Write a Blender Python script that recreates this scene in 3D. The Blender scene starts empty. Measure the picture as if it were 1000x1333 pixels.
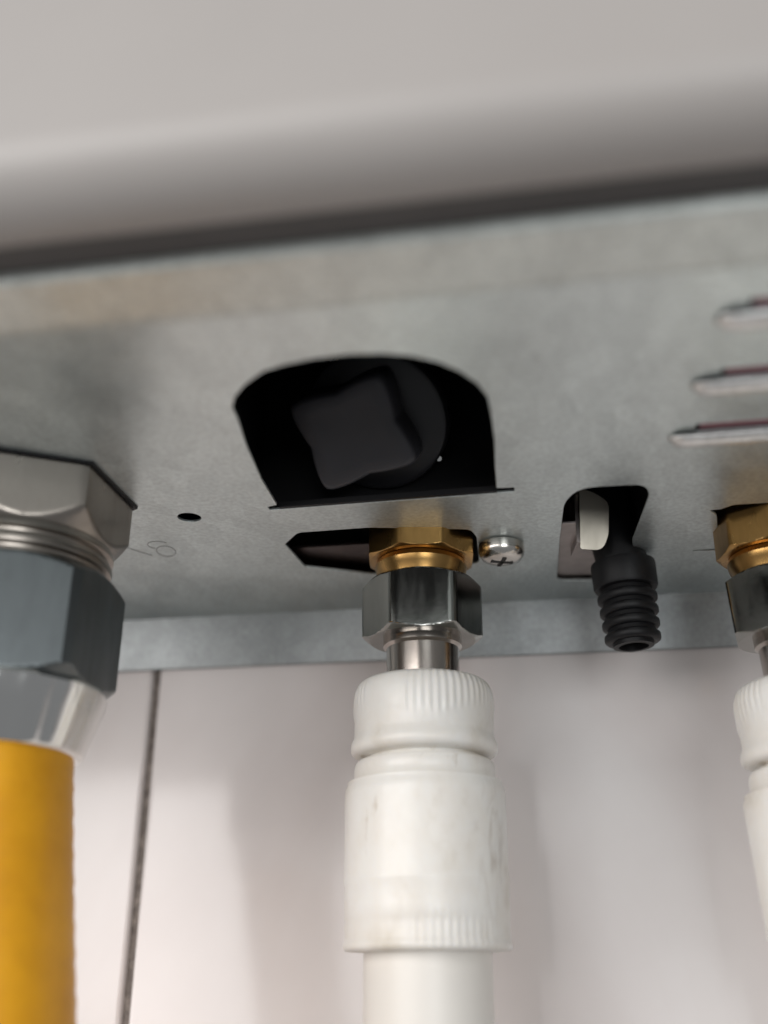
import bpy, bmesh, math, random
from mathutils import Vector, Matrix

random.seed(4)
S = bpy.context.scene
MM = 0.001
PI = math.pi

# ------------------------------------------------------------------ camera
cam_d = bpy.data.cameras.new('camera')
cam = bpy.data.objects.new('camera', cam_d)
S.collection.objects.link(cam)
S.camera = cam
pitch, yaw, roll = math.radians(23.16), math.radians(10.81), math.radians(0.61)
w = Vector((-math.sin(yaw) * math.cos(pitch), math.cos(yaw) * math.cos(pitch), math.sin(pitch)))
r0 = w.cross(Vector((0, 0, 1))).normalized()
u0 = r0.cross(w)
r = r0 * math.cos(roll) + u0 * math.sin(roll)
u = -r0 * math.sin(roll) + u0 * math.cos(roll)
M = Matrix((r, u, -w)).transposed().to_4x4()
M.translation = Vector((36.8, -239.5, -94.9)) * MM
cam.matrix_world = M
cam_d.sensor_fit = 'VERTICAL'
cam_d.sensor_height = 36
cam_d.sensor_width = 27
cam_d.lens = 1440 / 1333 * 36
cam_d.clip_start = 0.005
cam_d.clip_end = 50
cam_d.dof.use_dof = True
cam_d.dof.focus_distance = 0.247
cam_d.dof.aperture_fstop = 6.0

# ------------------------------------------------------------------ world and lamps
W = bpy.data.worlds.new('World')
S.world = W
W.use_nodes = True
bg = W.node_tree.nodes['Background']
bg.inputs[0].default_value = (0.95, 0.97, 1.0, 1)
bg.inputs[1].default_value = 0.22


def area(name, loc, aim, sx, sy, power, col):
    d = bpy.data.lights.new(name, 'AREA')
    d.shape = 'RECTANGLE'
    d.size, d.size_y = sx, sy
    d.energy = power
    d.color = col
    o = bpy.data.objects.new(name, d)
    S.collection.objects.link(o)
    o.location = loc
    o.rotation_euler = (Vector(aim) - Vector(loc)).to_track_quat('-Z', 'Y').to_euler()
    return o


area('window_light', (0.55, -1.5, -0.10), (0.55, 0.0, -0.10), 0.70, 0.56, 7, (0.97, 0.99, 1.0))
area('room_light', (-0.95, -1.4, 0.30), (0.0, 0.0, -0.05), 1.8, 1.0, 33, (1.0, 0.97, 0.95))

S.view_settings.view_transform = 'Standard'
S.view_settings.look = 'None'
S.view_settings.exposure = 0.0
S.view_settings.gamma = 1.0
S.cycles.use_denoising = True
S.cycles.max_bounces = 10


# ------------------------------------------------------------------ materials
def mat(name, col, rough=0.5, metal=0.0, **k):
    m = bpy.data.materials.new(name)
    m.use_nodes = True
    b = m.node_tree.nodes['Principled BSDF']
    b.inputs['Base Color'].default_value = (*col, 1)
    b.inputs['Roughness'].default_value = rough
    b.inputs['Metallic'].default_value = metal
    for kk, v in k.items():
        b.inputs[kk.replace('_', ' ')].default_value = v
    return m


class NT:
    def __init__(s, m):
        s.t = m.node_tree
        s.b = s.t.nodes['Principled BSDF']
        s.co = s.t.nodes.new('ShaderNodeTexCoord').outputs['Object']

    def mapped(s, scale=(1, 1, 1), rot=(0, 0, 0)):
        n = s.t.nodes.new('ShaderNodeMapping')
        n.inputs['Scale'].default_value = scale
        n.inputs['Rotation'].default_value = rot
        s.t.links.new(s.co, n.inputs[0])
        return n.outputs[0]

    def noise(s, scale, detail=3, rough=0.5, vec=None, dist=0.0):
        n = s.t.nodes.new('ShaderNodeTexNoise')
        n.inputs['Scale'].default_value = scale
        n.inputs['Detail'].default_value = detail
        n.inputs['Roughness'].default_value = rough
        n.inputs['Distortion'].default_value = dist
        s.t.links.new(vec or s.co, n.inputs['Vector'])
        return n.outputs['Fac']

    def voronoi(s, scale, vec=None):
        n = s.t.nodes.new('ShaderNodeTexVoronoi')
        n.inputs['Scale'].default_value = scale
        s.t.links.new(vec or s.co, n.inputs['Vector'])
        return n.outputs['Color']

    def ramp(s, fac, stops):
        n = s.t.nodes.new('ShaderNodeValToRGB')
        e = n.color_ramp.elements
        while len(e) < len(stops):
            e.new(0.5)
        for el, (p, c) in zip(e, stops):
            el.position = p
            el.color = (*c, 1) if len(c) == 3 else c
        s.t.links.new(fac, n.inputs[0])
        return n.outputs[0]

    def g(s, fac, a, b, lo=0.3, hi=0.7):
        n = s.t.nodes.new('ShaderNodeMapRange')
        n.inputs[1].default_value = lo
        n.inputs[2].default_value = hi
        n.inputs[3].default_value = a
        n.inputs[4].default_value = b
        s.t.links.new(fac, n.inputs[0])
        return n.outputs[0]

    def mix(s, fac, a, b, kind='MIX'):
        n = s.t.nodes.new('ShaderNodeMix')
        n.data_type = 'RGBA'
        n.blend_type = kind
        for v, i in ((fac, 0), (a, 6), (b, 7)):
            if isinstance(v, (int, float)):
                n.inputs[i].default_value = v
            elif isinstance(v, tuple):
                n.inputs[i].default_value = (*v, 1)
            else:
                s.t.links.new(v, n.inputs[i])
        return n.outputs[2]

    def set(s, name, out):
        s.t.links.new(out, s.b.inputs[name])

    def bump(s, h, strength=0.2, dist=0.0005, prev=None):
        n = s.t.nodes.new('ShaderNodeBump')
        n.inputs['Strength'].default_value = strength
        n.inputs['Distance'].default_value = dist
        s.t.links.new(h, n.inputs['Height'])
        if prev:
            s.t.links.new(prev, n.inputs['Normal'])
        s.t.links.new(n.outputs[0], s.b.inputs['Normal'])
        return n.outputs[0]


def galvanised(name, base, rough):
    m = mat(name, base, rough, 0.72)
    t = NT(m)
    v = t.voronoi(260, t.mapped((1, 0.6, 1)))
    n1 = t.noise(900, 4, 0.6)
    n2 = t.noise(45, 3, 0.55)
    c = t.ramp(n2, [(0.3, tuple(x * 0.93 for x in base)), (0.7, tuple(min(1, x * 1.05) for x in base))])
    sp = t.ramp(v, [(0.0, (0.86, 0.86, 0.86)), (1.0, (1, 1, 1))])
    c = t.mix(1.0, c, sp, 'MULTIPLY')
    fine = t.ramp(n1, [(0.35, (0.80, 0.80, 0.80)), (0.65, (1, 1, 1))])
    c = t.mix(1.0, c, fine, 'MULTIPLY')
    t.set('Base Color', c)
    t.set('Roughness', t.g(n2, rough - 0.05, rough + 0.06))
    p = t.bump(n1, 0.2, 0.0003)
    t.bump(t.noise(120, 3), 0.22, 0.0007, p)
    return m


def painted(name, base, rough, dirt=0.1):
    m = mat(name, base, rough)
    t = NT(m)
    n = t.noise(30, 4, 0.55)
    t.set('Base Color', t.ramp(n, [(0.3, tuple(x * (1 - dirt) for x in base)), (0.65, base)]))
    t.bump(t.noise(1500, 2), 0.04, 0.0002)
    return m


def metalm(name, base, rough, vary=0.15, scale=150, streak=(1, 1, 0.25)):
    m = mat(name, base, rough, 1.0)
    t = NT(m)
    n = t.noise(scale, 4, 0.6, t.mapped(streak))
    t.set('Base Color', t.ramp(n, [(0.3, tuple(x * (1 - vary) for x in base)), (0.7, base)]))
    t.set('Roughness', t.g(n, rough + 0.1, rough - 0.04))
    t.bump(t.noise(scale * 5, 3), 0.05, 0.0002)
    return m


M_GALV = galvanised('galvanised_sheet', (0.78, 0.845, 0.835), 0.34)
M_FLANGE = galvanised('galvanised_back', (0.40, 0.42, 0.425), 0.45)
M_LIP = galvanised('galvanised_lip', (0.74, 0.78, 0.75), 0.44)
M_LOUVRE = galvanised('louvre_sheet', (0.92, 0.91, 0.89), 0.34)
M_COVER = painted('cover_paint', (0.36, 0.34, 0.325), 0.45, 0.04)
M_BLACK = mat('black_plastic', (0.012, 0.012, 0.013), 0.45)
M_BLACK.node_tree.nodes['Principled BSDF'].inputs['Specular IOR Level'].default_value = 0.25
M_KNOB = painted('knob_plastic', (0.050, 0.050, 0.058), 0.5, 0.2)
M_SKIRT = painted('skirt_plastic', (0.022, 0.022, 0.025), 0.4, 0.2)
M_RUBBER = painted('black_rubber', (0.008, 0.008, 0.009), 0.5, 0.3)
M_RUBBER.node_tree.nodes['Principled BSDF'].inputs['Specular IOR Level'].default_value = 0.3
M_INNER = metalm('inner_steel', (0.50, 0.45, 0.43), 0.5)
M_INSHEET = metalm('dark_inner_sheet', (0.13, 0.10, 0.095), 0.35)
M_GAP_SHADE = painted('gap_shade_grey', (0.115, 0.112, 0.11), 0.8, 0.2)  # dark grey standing in for shade in the cover gap
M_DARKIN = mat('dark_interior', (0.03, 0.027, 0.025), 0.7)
M_TAB = metalm('clip_steel', (0.58, 0.54, 0.46), 0.42)
M_CHROME = metalm('chrome', (0.80, 0.80, 0.78), 0.09, 0.06)
M_STEEL = metalm('stainless_steel', (0.32, 0.32, 0.30), 0.12, 0.2)
M_NECK = metalm('stainless_neck', (0.50, 0.45, 0.41), 0.16, 0.25, 100)
M_ZINC = metalm('zinc_nut', (0.185, 0.205, 0.21), 0.36, 0.30)
M_ADAPT = metalm('nickel_adaptor', (0.36, 0.325, 0.29), 0.30, 0.18)
M_BRASS = metalm('brass', (0.56, 0.33, 0.115), 0.26, 0.45, 120)
M_SCREW = metalm('screw_steel', (0.72, 0.69, 0.64), 0.2, 0.2)
M_RED = mat('dusty_red', (0.45, 0.22, 0.25), 0.6)
M_MARK = mat('engraved_line', (0.24, 0.24, 0.24), 0.6, 0.6)

# white plastic with stains of its own
M_WHITE = mat('white_plastic', (0.78, 0.76, 0.72), 0.34, Subsurface_Weight=0.3)
M_WHITE.node_tree.nodes['Principled BSDF'].inputs['Subsurface Radius'].default_value = (0.005, 0.0045, 0.0035)
t = NT(M_WHITE)
nA = t.noise(60, 5, 0.6, t.mapped((1, 1, 0.7)))
cA = t.ramp(nA, [(0.28, (0.60, 0.55, 0.47)), (0.45, (0.76, 0.73, 0.68)), (0.62, (0.80, 0.79, 0.76))])
nB = t.noise(130, 6, 0.65, t.mapped((1, 1, 0.35)), 0.6)
sB = t.ramp(nB, [(0.27, (0.62, 0.55, 0.46)), (0.36, (1, 1, 1))])
cW = t.mix(0.75, cA, sB, 'MULTIPLY')
gr = t.t.nodes.new('ShaderNodeVectorMath')          # brown rub marks low on the right flank
gr.operation = 'DISTANCE'
gr.inputs[1].default_value = (0.0150, -0.0085, -0.0215)
t.t.links.new(t.mapped((1, 1, 0.3)), gr.inputs[0])
near = t.g(gr.outputs['Value'], 1.0, 0.0, 0.002, 0.007)
nC = t.noise(330, 5, 0.7, t.mapped((1, 1, 0.28)), 0.8)
st = t.t.nodes.new('ShaderNodeMath')
st.operation = 'MULTIPLY'
t.t.links.new(near, st.inputs[0])
t.t.links.new(t.g(nC, 0.0, 0.38, 0.50, 0.64), st.inputs[1])
t.set('Base Color', t.mix(st.outputs[0], cW, (0.34, 0.27, 0.20)))
t.set('Roughness', t.g(nA, 0.45, 0.28))
t.bump(t.noise(350, 3), 0.06, 0.0004)

M_HOSE_WHITE = painted('white_hose', (0.78, 0.75, 0.70), 0.4, 0.08)

M_YELLOW = mat('yellow_jacket', (0.85, 0.38, 0.010), 0.42, Subsurface_Weight=0.05)
t = NT(M_YELLOW)
n = t.noise(70, 4, 0.6)
t.set('Base Color', t.ramp(n, [(0.3, (0.72, 0.32, 0.006)), (0.7, (0.90, 0.43, 0.010))]))
t.bump(t.noise(500, 3), 0.08, 0.0004)

# glazed tile
M_TILE = mat('glazed_tile', (0.74, 0.70, 0.68), 0.2)
t = NT(M_TILE)
n1 = t.noise(9, 5, 0.55, t.mapped((1, 1, 0.6), (0, 0.5, 0)), 0.8)
n2 = t.noise(30, 4, 0.6)
c = t.ramp(n1, [(0.3, (0.66, 0.60, 0.58)), (0.5, (0.73, 0.68, 0.665)), (0.72, (0.77, 0.74, 0.73))])
c = t.mix(0.5, c, t.ramp(n2, [(0.35, (0.95, 0.94, 0.94)), (0.6, (1, 1, 1))]), 'MULTIPLY')
t.set('Base Color', c)
t.set('Roughness', t.g(n1, 0.12, 0.20))
p = t.bump(t.noise(14, 2), 0.25, 0.002)
t.bump(t.noise(160, 2), 0.05, 0.0004, p)

M_GROUT = mat('grout', (0.17, 0.145, 0.13), 0.95)
t = NT(M_GROUT)
n = t.noise(420, 5, 0.7)
t.set('Base Color', t.ramp(n, [(0.3, (0.085, 0.07, 0.062)), (0.5, (0.17, 0.145, 0.13)), (0.72, (0.32, 0.28, 0.25))]))
t.bump(n, 0.9, 0.0008)


# ------------------------------------------------------------------ mesh helpers (coordinates in millimetres)
def link(o, parent=None):
    S.collection.objects.link(o)
    if parent:
        o.parent = parent
    return o


def mesh(name, verts, faces, m, parent=None, smooth=True, angle=32, origin=(0, 0, 0)):
    me = bpy.data.meshes.new(name)
    me.from_pydata([tuple(c * MM for c in v) for v in verts], [], faces)
    me.materials.append(m)
    finish(me, smooth, angle)
    o = bpy.data.objects.new(name, me)
    o.location = Vector(origin) * MM
    return link(o, parent)


def finish(me, smooth=True, angle=32):
    bm = bmesh.new()
    bm.from_mesh(me)
    bmesh.ops.recalc_face_normals(bm, faces=bm.faces)
    bm.to_mesh(me)
    bm.free()
    if smooth:
        for p in me.polygons:
            p.use_smooth = True
        me.set_sharp_from_angle(angle=math.radians(angle))


def empty(name, loc, label=None, cat=None, group=None, parent=None):
    o = bpy.data.objects.new(name, None)
    o.empty_display_size = 0.01
    o.location = Vector(loc) * MM
    if label:
        o['label'] = label
    if cat:
        o['category'] = cat
    if group:
        o['group'] = group
    return link(o, parent)


def lathe(prof, seg=96, rf=None, cap=True, phase=0.0):
    """prof: (r, z) list from top to bottom; rf(theta, z, r) -> r"""
    V, F = [], []
    for (rr, z) in prof:
        for i in range(seg):
            a = 2 * PI * i / seg + phase
            q = rf(a, z, rr) if rf else rr
            V.append((q * math.cos(a), q * math.sin(a), z))
    n = len(prof)
    for k in range(n - 1):
        for i in range(seg):
            j = (i + 1) % seg
            F.append((k * seg + i, k * seg + j, (k + 1) * seg + j, (k + 1) * seg + i))
    if cap:
        F.append(tuple(range(seg)))
        F.append(tuple((n - 1) * seg + i for i in range(seg)))
    return V, F


def hex_prof(R, z0, z1, rin_top, rin_bot, ch_top=True, ch_bot=True, slope=0.5, n_flats=6, face=0.0, wash=0.0, rot_soft=0.35):
    """hexagonal nut with chamfered ends and softened corners, axis z, from z0 down to z1"""
    ap = R * math.cos(PI / n_flats)
    zs = []
    cham = (R - ap * 0.985) * slope
    steps = [0, .08, .2, .35, .5, .65, .8, .92, 1.0]
    top = [z0 - cham * s for s in steps] if ch_top else [z0, z0 - 0.15]
    bot = [z1 + cham * s for s in reversed(steps)] if ch_bot else [z1 + 0.15, z1]
    zs = top + bot

    def rf(a, z, _):
        b = (a - face + PI / n_flats) % (2 * PI / n_flats) - PI / n_flats
        h = ap / math.cos(b)
        h = min(h, R - rot_soft * 0.5)
        lim = 1e9
        if ch_top:
            lim = min(lim, ap * 0.985 + max(0, z0 - z) / slope)
        if ch_bot:
            lim = min(lim, ap * 0.985 + max(0, z - z1) / slope)
        if z > z0 - 0.01 and not ch_top or z < z1 + 0.01 and not ch_bot:
            lim = min(lim, h - 0.15)
        return min(h, lim)
    seg = n_flats * 20
    V, F = lathe([(1, z) for z in zs], seg, rf, cap=False)
    # inner rims
    for (rin, idx) in ((rin_top, 0), (rin_bot, len(zs) - 1)):
        b0 = len(V)
        z = zs[idx]
        for i in range(seg):
            a = 2 * PI * i / seg
            V.append((rin * math.cos(a), rin * math.sin(a), z))
        for i in range(seg):
            j = (i + 1) % seg
            F.append((idx * seg + i, idx * seg + j, b0 + j, b0 + i))
    return V, F


def box(x0, x1, y0, y1, z0, z1):
    V = [(x, y, z) for z in (z0, z1) for y in (y0, y1) for x in (x0, x1)]
    F = [(0, 2, 3, 1), (4, 5, 7, 6), (0, 1, 5, 4), (2, 6, 7, 3), (0, 4, 6, 2), (1, 3, 7, 5)]
    return V, F


def bevel(o, wdt, seg=2):
    b = o.modifiers.new('bevel', 'BEVEL')
    b.width = wdt * MM
    b.segments = seg
    b.limit_method = 'ANGLE'
    return o


def extrude_profile(prof, x0, x1, nx=1):
    """prof: closed list of (y, z); swept along x"""
    n = len(prof)
    V, F = [], []
    for i in range(nx + 1):
        x = x0 + (x1 - x0) * i / nx
        V += [(x, y, z) for y, z in prof]
    for i in range(nx):
        for k in range(n):
            l = (k + 1) % n
            F.append((i * n + k, i * n + l, (i + 1) * n + l, (i + 1) * n + k))
    F.append(tuple(range(n)))
    F.append(tuple(nx * n + k for k in range(n)))
    return V, F


def smooth_poly(pts, it=2):
    for _ in range(it):
        out = []
        for i in range(len(pts)):
            a, b = pts[i], pts[(i + 1) % len(pts)]
            out.append((a[0] * .75 + b[0] * .25, a[1] * .75 + b[1] * .25))
            out.append((a[0] * .25 + b[0] * .75, a[1] * .25 + b[1] * .75))
        pts = out
    return pts


def round_corners(pts, rads, n=5):
    """polygon with each corner i rounded by radius rads[i]"""
    out = []
    L = len(pts)
    for i in range(L):
        p = Vector(pts[i])
        a = Vector(pts[i - 1]) - p
        b = Vector(pts[(i + 1) % L]) - p
        rr = rads[i] if isinstance(rads, (list, tuple)) else rads
        rr = min(rr, a.length * .49, b.length * .49)
        if rr < 0.05:
            out.append(tuple(p))
            continue
        s = p + a.normalized() * rr
        e = p + b.normalized() * rr
        for k in range(n + 1):
            q = k / n
            v = s * (1 - q) ** 2 + p * 2 * q * (1 - q) + e * q * q
            out.append(tuple(v))
    return out


def sheet_with_holes(name, outer, holes, thick, z_low, m, parent):
    """flat sheet (millimetres) whose underside is at z_low"""
    cu = bpy.data.curves.new(name, 'CURVE')
    cu.dimensions = '2D'
    cu.fill_mode = 'BOTH'
    cu.extrude = (thick / 2 - 0.12) * MM
    cu.bevel_depth = 0.12 * MM
    cu.bevel_resolution = 1
    for pts in [outer] + holes:
        sp = cu.splines.new('POLY')
        sp.points.add(len(pts) - 1)
        for p, q in zip(sp.points, pts):
            p.co = (q[0] * MM, q[1] * MM, 0, 1)
        sp.use_cyclic_u = True
    tmp = bpy.data.objects.new('tmp_curve', cu)
    S.collection.objects.link(tmp)
    dg = bpy.context.evaluated_depsgraph_get()
    me = bpy.data.meshes.new_from_object(tmp.evaluated_get(dg))
    bpy.data.objects.remove(tmp)
    bpy.data.curves.remove(cu)
    me.materials.clear()
    me.materials.append(m)
    me.transform(Matrix.Translation((0, 0, (z_low + thick / 2) * MM)))
    me.name = name
    for p in me.polygons:
        p.use_smooth = False
    o = bpy.data.objects.new(name, me)
    return link(o, parent)


def tube(pts, rad, seg=8, rf=None, caps=True):
    pts = [Vector(p) for p in pts]
    V, F = [], []
    n = len(pts)
    ref = Vector((0.3, 1, 0.2)).normalized()
    for i, p in enumerate(pts):
        tg = (pts[min(i + 1, n - 1)] - pts[max(i - 1, 0)]).normalized()
        a = tg.cross(ref).normalized()
        b = tg.cross(a)
        rr = rf(i, n) if rf else rad
        for k in range(seg):
            th = 2 * PI * k / seg
            V.append(tuple(p + (a * math.cos(th) + b * math.sin(th)) * rr))
    for i in range(n - 1):
        for k in range(seg):
            l = (k + 1) % seg
            F.append((i * seg + k, i * seg + l, (i + 1) * seg + l, (i + 1) * seg + k))
    if caps:
        F.append(tuple(range(seg)))
        F.append(tuple((n - 1) * seg + k for k in range(seg)))
    return V, F


# ------------------------------------------------------------------ tiled wall
YW = 46.0
wall = bpy.data.objects.new('wall', None)
wall.empty_display_size = 0.01
wall['kind'] = 'structure'
link(wall)
V, F = box(-900, 900, YW + 1.6, YW + 20, -1000, 700)
mesh('grout', V, F, M_GROUT, wall, smooth=False)
GX, GZ, TW, TH, GAP = -82.2, -296.0, 402.0, 300.0, 2.0


def tile_mesh(wd, hg):
    """one glazed tile with a pillowed edge, front face towards -y; origin at its lower left corner"""
    rr = 1.1
    prof = [(0.0, 8.0), (0.0, rr), (0.22 * rr, 0.45 * rr), (0.6 * rr, 0.12 * rr), (1.3 * rr, 0.0)]
    V, F = [], []
    for ins, y in prof:
        V += [(ins, y, ins), (wd - ins, y, ins), (wd - ins, y, hg - ins), (ins, y, hg - ins)]
    for k in range(len(prof) - 1):
        for i in range(4):
            j = (i + 1) % 4
            F.append((k * 4 + i, k * 4 + j, (k + 1) * 4 + j, (k + 1) * 4 + i))
    b = (len(prof) - 1) * 4
    F.append((b, b + 1, b + 2, b + 3))
    return V, F


tv, tf = tile_mesh(TW - GAP, TH - GAP)
first = None
for ix in (-2, -1, 0, 1):
    for iz in (-2, -1, 0, 1):
        x = GX + GAP / 2 + ix * TW
        z = GZ + GAP / 2 + iz * TH
        if first is None:
            first = mesh('tile', tv, tf, M_TILE, wall, angle=50, origin=(x, YW, z))
            o = first
        else:
            o = first.copy()
            link(o)
            o.location = Vector((x, YW, z)) * MM
        o.location.y += random.uniform(-0.15, 0.15) * MM

# ------------------------------------------------------------------ water heater
X0, X1 = -250.0, 210.0
heater = empty('water_heater', (0, 0, 0),
               'grey water heater casing seen from below, galvanised base plate with cut-outs under white front cover',
               'water heater')

opening = [(-23.4, -68.5), (-23.1, -72.6), (-21.4, -76.4), (-18.4, -80.2), (-13.8, -84.2), (-9.8, -85.6), (-4.5, -86.7),
           (1.5, -87.0), (7.2, -86.3), (11.6, -84.8), (15.6, -82.2), (18.8, -78.6), (21.3, -74.0), (22.6, -69.0),
           (22.6, -62.0), (22.2, -52.0), (21.2, -40.0), (20.6, -30.2), (24.2, -30.0), (24.2, -27.6),
           (-3.0, -27.0), (-29.3, -26.4), (-29.3, -28.3), (-27.0, -29.2), (-26.6, -42.0), (-25.0, -58.0)]
mid_hole = round_corners([(-31.4, -6.4), (-26.5, -13.0), (-10.0, -13.4), (12.6, -8.6), (13.6, -4.0), (12.5, 13.5), (-14.0, 18.0), (-30.6, 9.4)],
                         [0.6, 1.5, 1, 1.5, 1, 2, 2, 0.6])
spout_hole = round_corners([(34.0, -21.0), (37.5, -27.6), (50.5, -27.2), (51.9, -22.0), (48.6, 6.0), (51.5, 16.0), (46.0, 27.0), (41.0, 30.5), (30.2, 29.5), (32.2, 0.0)],
                           [4, 4, 4, 3, 3, 6, 6, 4, 3, 2])
right_hole = round_corners([(69.5, -13.5), (94, -13.0), (96, 13), (88, 17), (71.5, 16), (69.2, 13.9), (62.8, 13.6), (62.8, 12.6), (68.6, 12.4), (66.4, -8.0), (64.6, -11.2), (67.0, -11.4)],
                           [0.5, 2, 2, 2, 1, .2, .2, .2, .2, 1, .3, .3])
small_hole = [(-48.0 + 2.75 * math.cos(k * PI / 12), -25.4 + 2.75 * math.sin(k * PI / 12)) for k in range(24)]
gas_hole = [(-76.8 + 16 * math.cos(k * PI / 16), -44.5 + 16 * math.sin(k * PI / 16)) for k in range(32)]
LOUV = [(59.5, -88.6, 106.0), (57.2, -68.2, 106.0), (54.4, -48.6, 106.0)]
slots = []
for xa, yy, xb in LOUV:
    slots.append(round_corners([(xa + 4.5, yy - 4.0), (xb - 3, yy - 4.0), (xb - 3, yy - 0.5), (xa + 4.5, yy - 0.5)], 0.7))
YB, YF = 44.0, -101.0
plate = sheet_with_holes('base_plate', [(X0, YF), (X1, YF), (X1, YB), (X0, YB)],
                         [opening, mid_hole, spout_hole, right_hole, small_hole, gas_hole] + slots, 0.6, 0.0, M_GALV, heater)

# pressed ventilation louvres, open towards the front
for xa, yy, xb in LOUV:
    V, F = [], []
    nx, ny = 40, 9
    for i in range(nx + 1):
        x = xa + (xb - xa) * i / nx
        e = min(1, (x - xa) / 3.5, (xb - x) / 3.5)
        e = math.sqrt(max(0, 1 - (1 - e) ** 2))
        for j in range(ny + 1):
            q = j / ny
            # q=0 : free lip at the front, q=1 : merges with the plate at the back
            ph = math.radians(25 + 155 * q)
            y = yy + 0.6 - 2.4 * math.cos(ph) * (0.35 + 0.65 * e)
            z = -1.8 * e * math.sin(ph) + (0.12 if q == 1 else 0)
            V.append((x, y, z))
    for i in range(nx):
        for j in range(ny):
            a = i * (ny + 1) + j
            F.append((a, a + 1, a + ny + 2, a + ny + 1))
    o = mesh('louvre', V, F, M_LOUVRE, plate, angle=70)
    sm = o.modifiers.new('thickness', 'SOLIDIFY')
    sm.thickness = 0.7 * MM
    sm.offset = 0
    V, F = box(xa + 5.5, xb - 3.5, yy - 3.7, yy - 0.8, 0.35, 0.9)
    mesh('red_strip', V, F, M_RED, plate, smooth=False)

# scratched mark on the plate, beside the gas inlet
mk = [[(-70.2, -12.4), (-67.8, -8.6), (-64.9, -4.4)],
      ]
pts = []
for k in range(25):
    a = 2 * PI * k / 24
    pts.append((-60.6 + 2.3 * math.cos(a) - 0.5 * math.sin(a), -6.6 + 3.4 * math.sin(a)))
mk.append(pts)
pts = []
for k in range(14):
    a = PI * 0.15 + 1.15 * PI * k / 13
    pts.append((-60.9 + 2.6 * math.cos(a), -12.2 - 2.4 * math.sin(a) + 1.5))
mk.append(pts)
for line in mk:
    V, F = tube([(x, y, -0.02) for x, y in line], 0.09, 6)
    mesh('scribed_mark', V, F, M_MARK, plate)

# front lip of the tray, sloping a little and turned up
prof = [(YF, 0.05), (YF - 1.2, -0.35), (YF - 3.0, 0.2), (-112.2, 0.3), (-113.6, 0.6), (-114.2, 1.4), (-114.2, 24), (-113.2, 24), (-113.2, 2.4), (-112.2, 1.3), (YF - 3.0, 1.2), (YF, 1.05)]
V, F = extrude_profile(prof, X0, X1, 24)
mesh('front_lip', V, F, M_LIP, heater, angle=40)

# back flange hanging below the plate
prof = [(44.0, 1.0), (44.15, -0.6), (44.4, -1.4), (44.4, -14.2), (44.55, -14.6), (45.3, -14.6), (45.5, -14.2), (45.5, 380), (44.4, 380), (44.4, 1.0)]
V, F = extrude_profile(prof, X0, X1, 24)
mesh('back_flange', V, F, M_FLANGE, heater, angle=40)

# front cover with a rounded lower edge that returns inwards
prof = []
YC, RC = -133.6, 9.5
prof.append((YC, 380))
for k in range(13):
    a = PI + (PI / 2) * k / 12
    prof.append((YC + RC + RC * math.cos(a), RC + RC * math.sin(a) + 0.5))
prof += [(YC + RC + 1.5, 0.5), (YC + RC + 2.0, 1.0), (YC + RC + 2.0, 12), (YC + RC + 1.0, 12), (YC + RC + 1.0, 2.0)]
for k in range(13):
    a = 1.5 * PI - (PI / 2) * k / 12
    prof.append((YC + RC + (RC - 1) * math.cos(a), RC + (RC - 1) * math.sin(a) + 0.5))
prof.append((YC + 1, 380))
V, F = extrude_profile(prof, X0 - 3, X1 + 3, 24)
mesh('front_cover', V, F, M_COVER, heater, angle=50)
for xs in (X0 - 2, X1):
    V, F = box(xs, xs + 2, -131.5, 44.3, 0.5, 379)
    mesh('side_panel', V, F, M_COVER, heater, smooth=False)
V, F = box(X0, X1, -131.5, 44.3, 379, 381)
mesh('top_panel', V, F, M_COVER, heater, smooth=False)
# added grey strip filling the gap behind the cover, imitating its shade
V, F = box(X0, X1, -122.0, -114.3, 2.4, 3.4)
mesh('gap_shade_strip', V, F, M_GAP_SHADE, heater, smooth=False)

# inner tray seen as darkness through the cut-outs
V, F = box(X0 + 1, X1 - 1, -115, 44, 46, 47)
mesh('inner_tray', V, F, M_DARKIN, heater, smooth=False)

# black housing around the gas control knob
V = []
hx0, hx1, hy0, hy1, hz = -33, 28, -92, -22, 38
V, F = box(hx0, hx1, hy0, hy1, 1.1, hz)
F = [f for i, f in enumerate(F) if i != 0]
o = mesh('control_housing', V, F, M_BLACK, heater, smooth=False)
sm = o.modifiers.new('thickness', 'SOLIDIFY')
sm.thickness = 1.2 * MM
sm.offset = 1

V, F = box(-26.8, 20.4, -28.2, -27.3, 0.04, 1.3)  # added black strip that darkens the lit cut edge of the opening
mesh('edge_shade_strip', [(x, y - 0.021 * (x + 2.5), z) for x, y, z in V], F, M_BLACK, heater, smooth=False)

# gas control knob : round skirt and four-lobed grip
kn = empty('control_knob', (-8.4, -39.5, 10.2), parent=heater)
nrm = Vector((-0.10, -0.72, -0.69)).normalized()          # the way the grip looks out
kx = (Vector((20.4, -5.9, 2.4)) - nrm * Vector((20.4, -5.9, 2.4)).dot(nrm)).normalized()
kz = -nrm
ky = kz.cross(kx)
kn.rotation_euler = Matrix((kx, ky, kz)).transposed().to_euler()


def lobes(a, z, rr):
    c = abs(math.sin(2 * a))
    m_ = max(abs(math.cos(a)), abs(math.sin(a)))
    return rr * (lambda h: -math.log(math.exp(-h * 22) + math.exp(-0.94 * 22)) / 22)(0.7071 / m_ - 0.072 * (1 - c) ** 0.9) * 1.06


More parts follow.
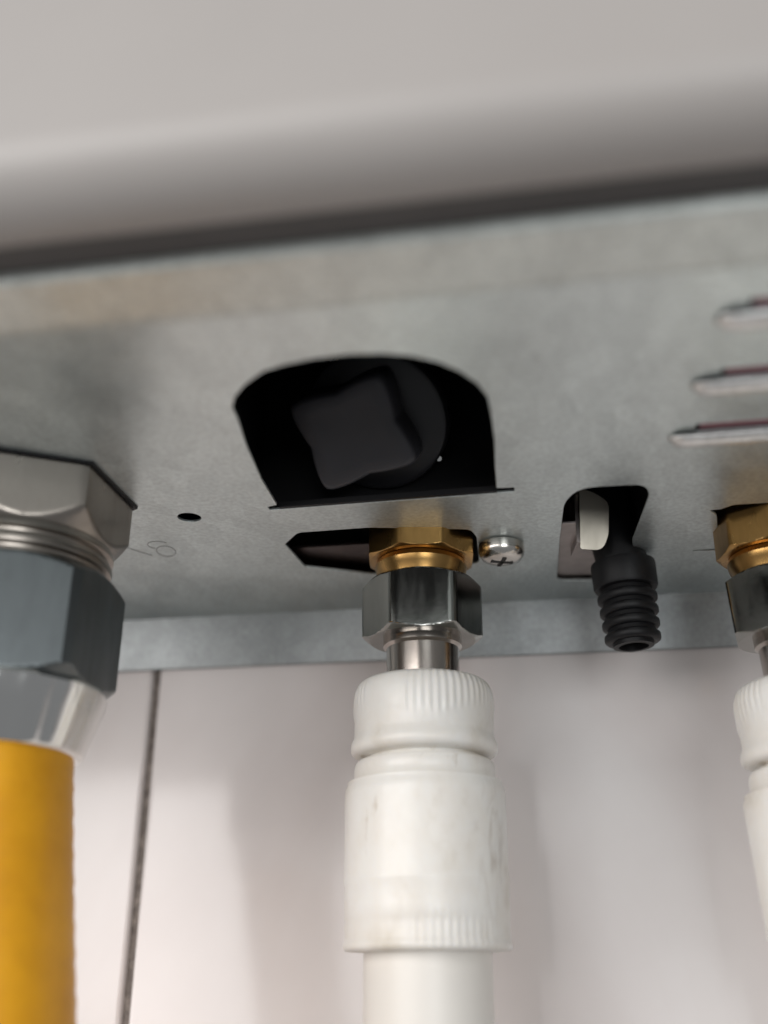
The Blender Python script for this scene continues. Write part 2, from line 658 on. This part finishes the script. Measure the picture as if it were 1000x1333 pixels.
V, F = lathe([(9.0, 13), (15.0, 12.4), (15.6, 11.8), (15.6, 8.6), (15.2, 7.9), (14.4, 7.5), (6, 7.2)], 72)
mesh('skirt', [(x + 3.2, y + 0.5, z) for x, y, z in V], F, M_SKIRT, kn)
V, F = lathe([(14.0, 8.2), (14.1, 4.0), (14.0, 1.2), (13.5, 0.4), (12.6, 0.0), (9.0, 0.15), (6.0, 0.25), (0.5, 0.3)], 120, lobes)
mesh('grip', [(x * 1.08, y, z) for x, y, z in V], F, M_KNOB, kn, angle=45)
V, F = lathe([(5, 30), (5, 11)], 24)
mesh('spindle', V, F, M_BLACK, kn)
# glints of two small screws inside the housing
for (x, y, z) in ((7.1, -24.0, 27.6), (7.8, -24.0, 10.9)):
    V, F = lathe([(0.9, 0.5), (0.9, -0.3), (0.6, -0.6)], 16)
    o = mesh('housing_screw', V, F, M_CHROME, heater, origin=(x, y, z))
    o.rotation_euler = (math.radians(-55), 0, 0)

# flat-head sheet screw with a cross recess, next to the brass inlet
sc = empty('plate_screw', (18.7, 1.6, 0), parent=heater)


def cross(a, z, rr):
    return rr


V, F = lathe([(4.8, 0.02), (5.3, -0.3), (5.35, -1.9), (5.1, -2.9), (4.5, -3.7), (3.4, -4.2), (2.0, -4.45), (0.3, -4.5)], 64)
head = mesh('screw_head', V, F, M_SCREW, sc, angle=50)
for rot in (0.35, 0.35 + PI / 2):
    V, F = box(-2.6, 2.6, -0.45, 0.45, -4.62, -3.6)
    o = mesh('cross_slot', V, F, M_DARKIN, head, smooth=False)
    o.rotation_euler = (0, 0, rot)

# bracket and bent clip seen through the drain cut-out
sheet_with_holes('inner_bracket', [(26, -5), (36.0, -5), (36.0, 5.5), (40, 5.5), (40, 42), (26, 42)], [], 0.6, 1.4, M_INNER, heater)
V, F = box(-42, -11.5, 3, 30, 2.6, 3.2)
mesh('inner_sheet', V, F, M_INSHEET, heater, smooth=False)
clip = empty('bent_clip', (36.9, 2.0, 0), parent=heater)
pr = round_corners([(0, -2.0), (5.2, -2.3), (6.6, 1.5), (6.9, 9.0), (3.5, 11.2), (0, 12.2)], [0.5, 2.0, 1.0, 1.6, 1.5, 0.3])
V = [(x, 0.0 + 0.35 * (x / 6.5) ** 2, z) for x, z in pr] + [(x, 0.7 + 0.35 * (x / 6.5) ** 2, z) for x, z in pr]
n = len(pr)
F = [tuple(range(n)), tuple(range(n, 2 * n))] + [(k, (k + 1) % n, n + (k + 1) % n, n + k) for k in range(n)]
o = mesh('tab', V, F, M_TAB, clip, angle=30)
o.rotation_euler = (math.radians(14), 0, math.radians(10))
V, F = box(-0.8, -0.05, 0.0, 9.0, -0.5, 12.0)
V = [(x - 0.18 * y, y, z) for x, y, z in V]
mesh('fold', V, F, M_INNER, clip, smooth=False)
V, F = box(-0.4, 0.15, -3.5, 0.4, 10.0, 16.5)
mesh('fin', V, F, M_TAB, clip, smooth=False)

# ribbed black drain spout
sp = empty('drain_spout', (46.3, 13.0, 0), parent=heater)
sp.rotation_euler = (0, math.radians(-3), 0)
V, F = lathe([(6.2, 24), (6.2, 2.0), (6.0, -3.0)], 40)
mesh('elbow', [(x - 2.6 * max(0, (z + 3) / 27), y, z) for x, y, z in V], F, M_RUBBER, sp)
V, F = lathe([(6.8, -2.2), (7.5, -2.5), (7.6, -3.2), (7.5, -8.2), (7.2, -8.8), (6.0, -9.0)], 48)
mesh('collar', V, F, M_RUBBER, sp)
prof = [(6.2, -8.8)]
z = -9.0
for k in range(4):
    R_ = 6.9 - 0.17 * k
    prof += [(R_ - 1.0, z), (R_ - 0.85, z - 0.9), (R_ - 0.1, z - 1.4), (R_, z - 1.9), (R_ - 0.05, z - 2.7), (R_ - 0.4, z - 3.1)]
    z -= 3.2
prof += [(4.6, z), (4.6, z - 0.9), (3.4, z - 1.0), (3.2, z + 4)]


def barb_r(a, zz, rr):
    return rr * (1 + 0.012 * math.cos(4 * a))


V, F = lathe(prof, 48, barb_r)
mesh('barb', V, F, M_RUBBER, sp, angle=45)


# brass water inlets, square-cut octagon with a turned rim
def brass_inlet(loc, face, dz=0.0):
    b = empty('brass_inlet', loc, parent=heater)
    V, F = hex_prof(13.0, 6.0, -4.2 + dz, 6.0, 9.0, True, True, 0.55, 8, face, rot_soft=0.2)
    mesh('octagon', V, F, M_BRASS, b, angle=30)
    V, F = lathe([(9.0, -4.0 + dz), (10.2, -4.4 + dz), (10.7, -5.6 + dz), (10.4, -7.0 + dz), (9.7, -8.2 + dz), (9.4, -12 + dz), (6.0, -12 + dz)], 72)
    mesh('spigot', V, F, M_BRASS, b)
    return b


brass_inlet((0, 0, 0), math.radians(-90 + 8.7))
brass_inlet((79.2, 0, 0), math.radians(-90 - 33), -3.2)

# gas inlet : hexagonal adaptor with a threaded shoulder
gi = empty('gas_inlet', (-76.8, -44.5, 0), parent=heater)
V, F = hex_prof(22.0, -0.6, -13.2, 8, 17.0, False, True, 1.25, 6, 0.0, rot_soft=0.3)
mesh('adaptor_hex', V, F, M_ADAPT, gi, angle=30)
V, F = lathe([(17.0, -12.6), (18.6, -12.9), (19.1, -13.6), (19.1, -14.8), (18.3, -15.3), (18.2, -15.8), (18.9, -16.3), (19.1, -17.1), (18.9, -18.0), (18.1, -18.5),
              (18.0, -19.0), (18.6, -19.4), (18.6, -20.6), (17.0, -21.0), (17.0, -22)], 128)
mesh('threaded_shoulder', V, F, M_ADAPT, gi, angle=40)
V, F = hex_prof(22.9, 0.3, -0.62, 8, 16.0, False, False, 1.0, 6, 0.0, rot_soft=0.05)
mesh('gasket', V, F, M_RUBBER, gi, angle=30)


# ------------------------------------------------------------------ water hoses
def ribs_top(a, z, rr):
    edge = -41.3 + 1.7 * math.cos(3 * (a + 0.35))
    k = max(0.0, min(1.0, (z - edge) / 1.2))
    sect = (math.degrees(a) + 360) % 360
    smooth_pad = 1.0 if 222 < sect < 262 else 0.0
    return rr + k * (1 - smooth_pad) * 0.20 * (math.cos(56 * a) * 0.5 - 0.5) - (1 - k) * 0.25 * (z > -46)


def ribs_low(a, z, rr):
    sect = (math.degrees(a) + 360) % 360
    k = 1.0 if (-88.5 < z < -82.6 and 268 < sect < 345) else 0.0
    return rr + k * 0.10 * (math.cos(64 * a) * 0.5 - 0.5)


def water_hose(loc, face, label, dz=0.0, tilt=(0, 0), nut_mat=None, spin=0.0):
    h = empty('water_hose', loc, label, 'water hose', 'white water hoses under the heater')
    h.rotation_euler = (tilt[0], tilt[1], 0)
    V, F = hex_prof(14.0, -9.4, -23.2, 9.5, 8.6, True, True, 0.62, 6, face, rot_soft=0.5)
    mesh('union_nut', V, F, nut_mat or M_STEEL, h, angle=24)
    V, F = lathe([(8.3, -21.5), (8.9, -23.3), (8.9, -24.6), (8.2, -25.2), (8.2, -34.5)], 72)
    mesh('steel_neck', V, F, M_NECK, h, angle=40)
    prof = [(8.5, -33.0), (11.5, -32.8), (13.6, -33.1), (14.6, -33.9), (15.3, -35.6), (15.5, -37.0), (15.55, -39), (15.55, -40.2), (15.55, -41.2), (15.5, -42), (15.5, -43), (15.5, -44.5),
            (15.6, -45.6), (15.85, -46.6), (16.0, -47.6), (15.9, -48.5), (15.3, -49.1), (14.4, -49.5), (12.6, -49.6)]
    V, F = lathe(prof, 336, ribs_top, phase=spin)
    mesh('end_cap', V, F, M_WHITE, h, angle=60)
    prof = [(12.4, -49.2), (12.8, -50.4), (14.5, -50.6), (15.0, -51.2), (15.2, -52.2), (15.2, -54.6), (14.6, -55.1), (13.5, -55.2)]
    V, F = lathe(prof, 96)
    mesh('ring', V, F, M_WHITE, h, angle=60)
    prof = [(13.0, -55.4), (15.0, -55.3), (16.6, -55.1), (16.55, -55.6), (17.05, -56.5), (17.15, -58), (17.15, -66), (17.15, -74.2), (17.25, -74.8), (17.25, -75.6), (17.10, -76.2), (17.10, -80), (17.10, -82.4), (17.00, -82.7), (17.00, -84),
            (17.00, -86), (17.05, -86.7), (17.25, -87.0), (17.25, -87.9), (16.85, -88.5), (13.0, -88.8)]
    V, F = lathe(prof, 384, ribs_low, phase=spin)
    mesh('coupling_body', V, F, M_WHITE, h, angle=60)
    V, F = lathe([(13.1, -88.0), (13.1, -95), (13.05, -110), (13.1, -140), (13.0, -180), (13.1, -230), (13.1, -330)], 72)
    mesh('hose_pipe', V, F, M_HOSE_WHITE, h)
    if dz:
        for c in h.children:
            c.location.z += dz * MM
    return h


water_hose((0, 0, 0), math.radians(-90 + 8.7), 'white plastic water hose with steel nut in the middle, right under the black knob opening',
           0.0, (0, math.radians(-0.7)))
water_hose((79.2, 0, 0), math.radians(-90 - 10 + 30), 'white plastic water hose cut off by the right picture edge, below the darker brass inlet',
           -2.8, (0, math.radians(-3.8)), spin=0.8)

# ------------------------------------------------------------------ gas hose
gh = empty('gas_hose', (-76.8, -44.5, 0), 'thick yellow gas hose with chrome ferrule and large grey nut at the left edge', 'gas hose')
V, F = hex_prof(23.0, -20.2, -43.2, 17.2, 16, True, True, 0.8, 6, 0.0, rot_soft=1.2)
mesh('union_nut', V, F, M_ZINC, gh, angle=24)
prof = [(16, -42.6), (20.4, -42.9), (20.8, -43.6), (20.6, -45), (19.6, -48), (18.3, -52), (17.5, -54.6), (17.2, -55.2), (16.6, -55.6), (15.2, -55.7)]
V, F = lathe(prof, 96, lambda a, z, rr: rr + 0.16 * math.sin(15 * a) + 0.05 * math.sin(37 * a))
mesh('ferrule', V, F, M_CHROME, gh)
pts = []
for k in range(160):
    s = k / 159
    L = 250 * s
    bend = 12.0 * min(1.0, L / 70) ** 1.15
    pts.append((bend * 0.9, -bend * 0.15, -53.0 - L))
V, F = tube(pts, 16, 64, lambda i, n: 15.6 + 0.10 * math.sin(i / n * 250 / 4.2 * 2 * PI))
mesh('hose_jacket', V, F, M_YELLOW, gh, angle=80)
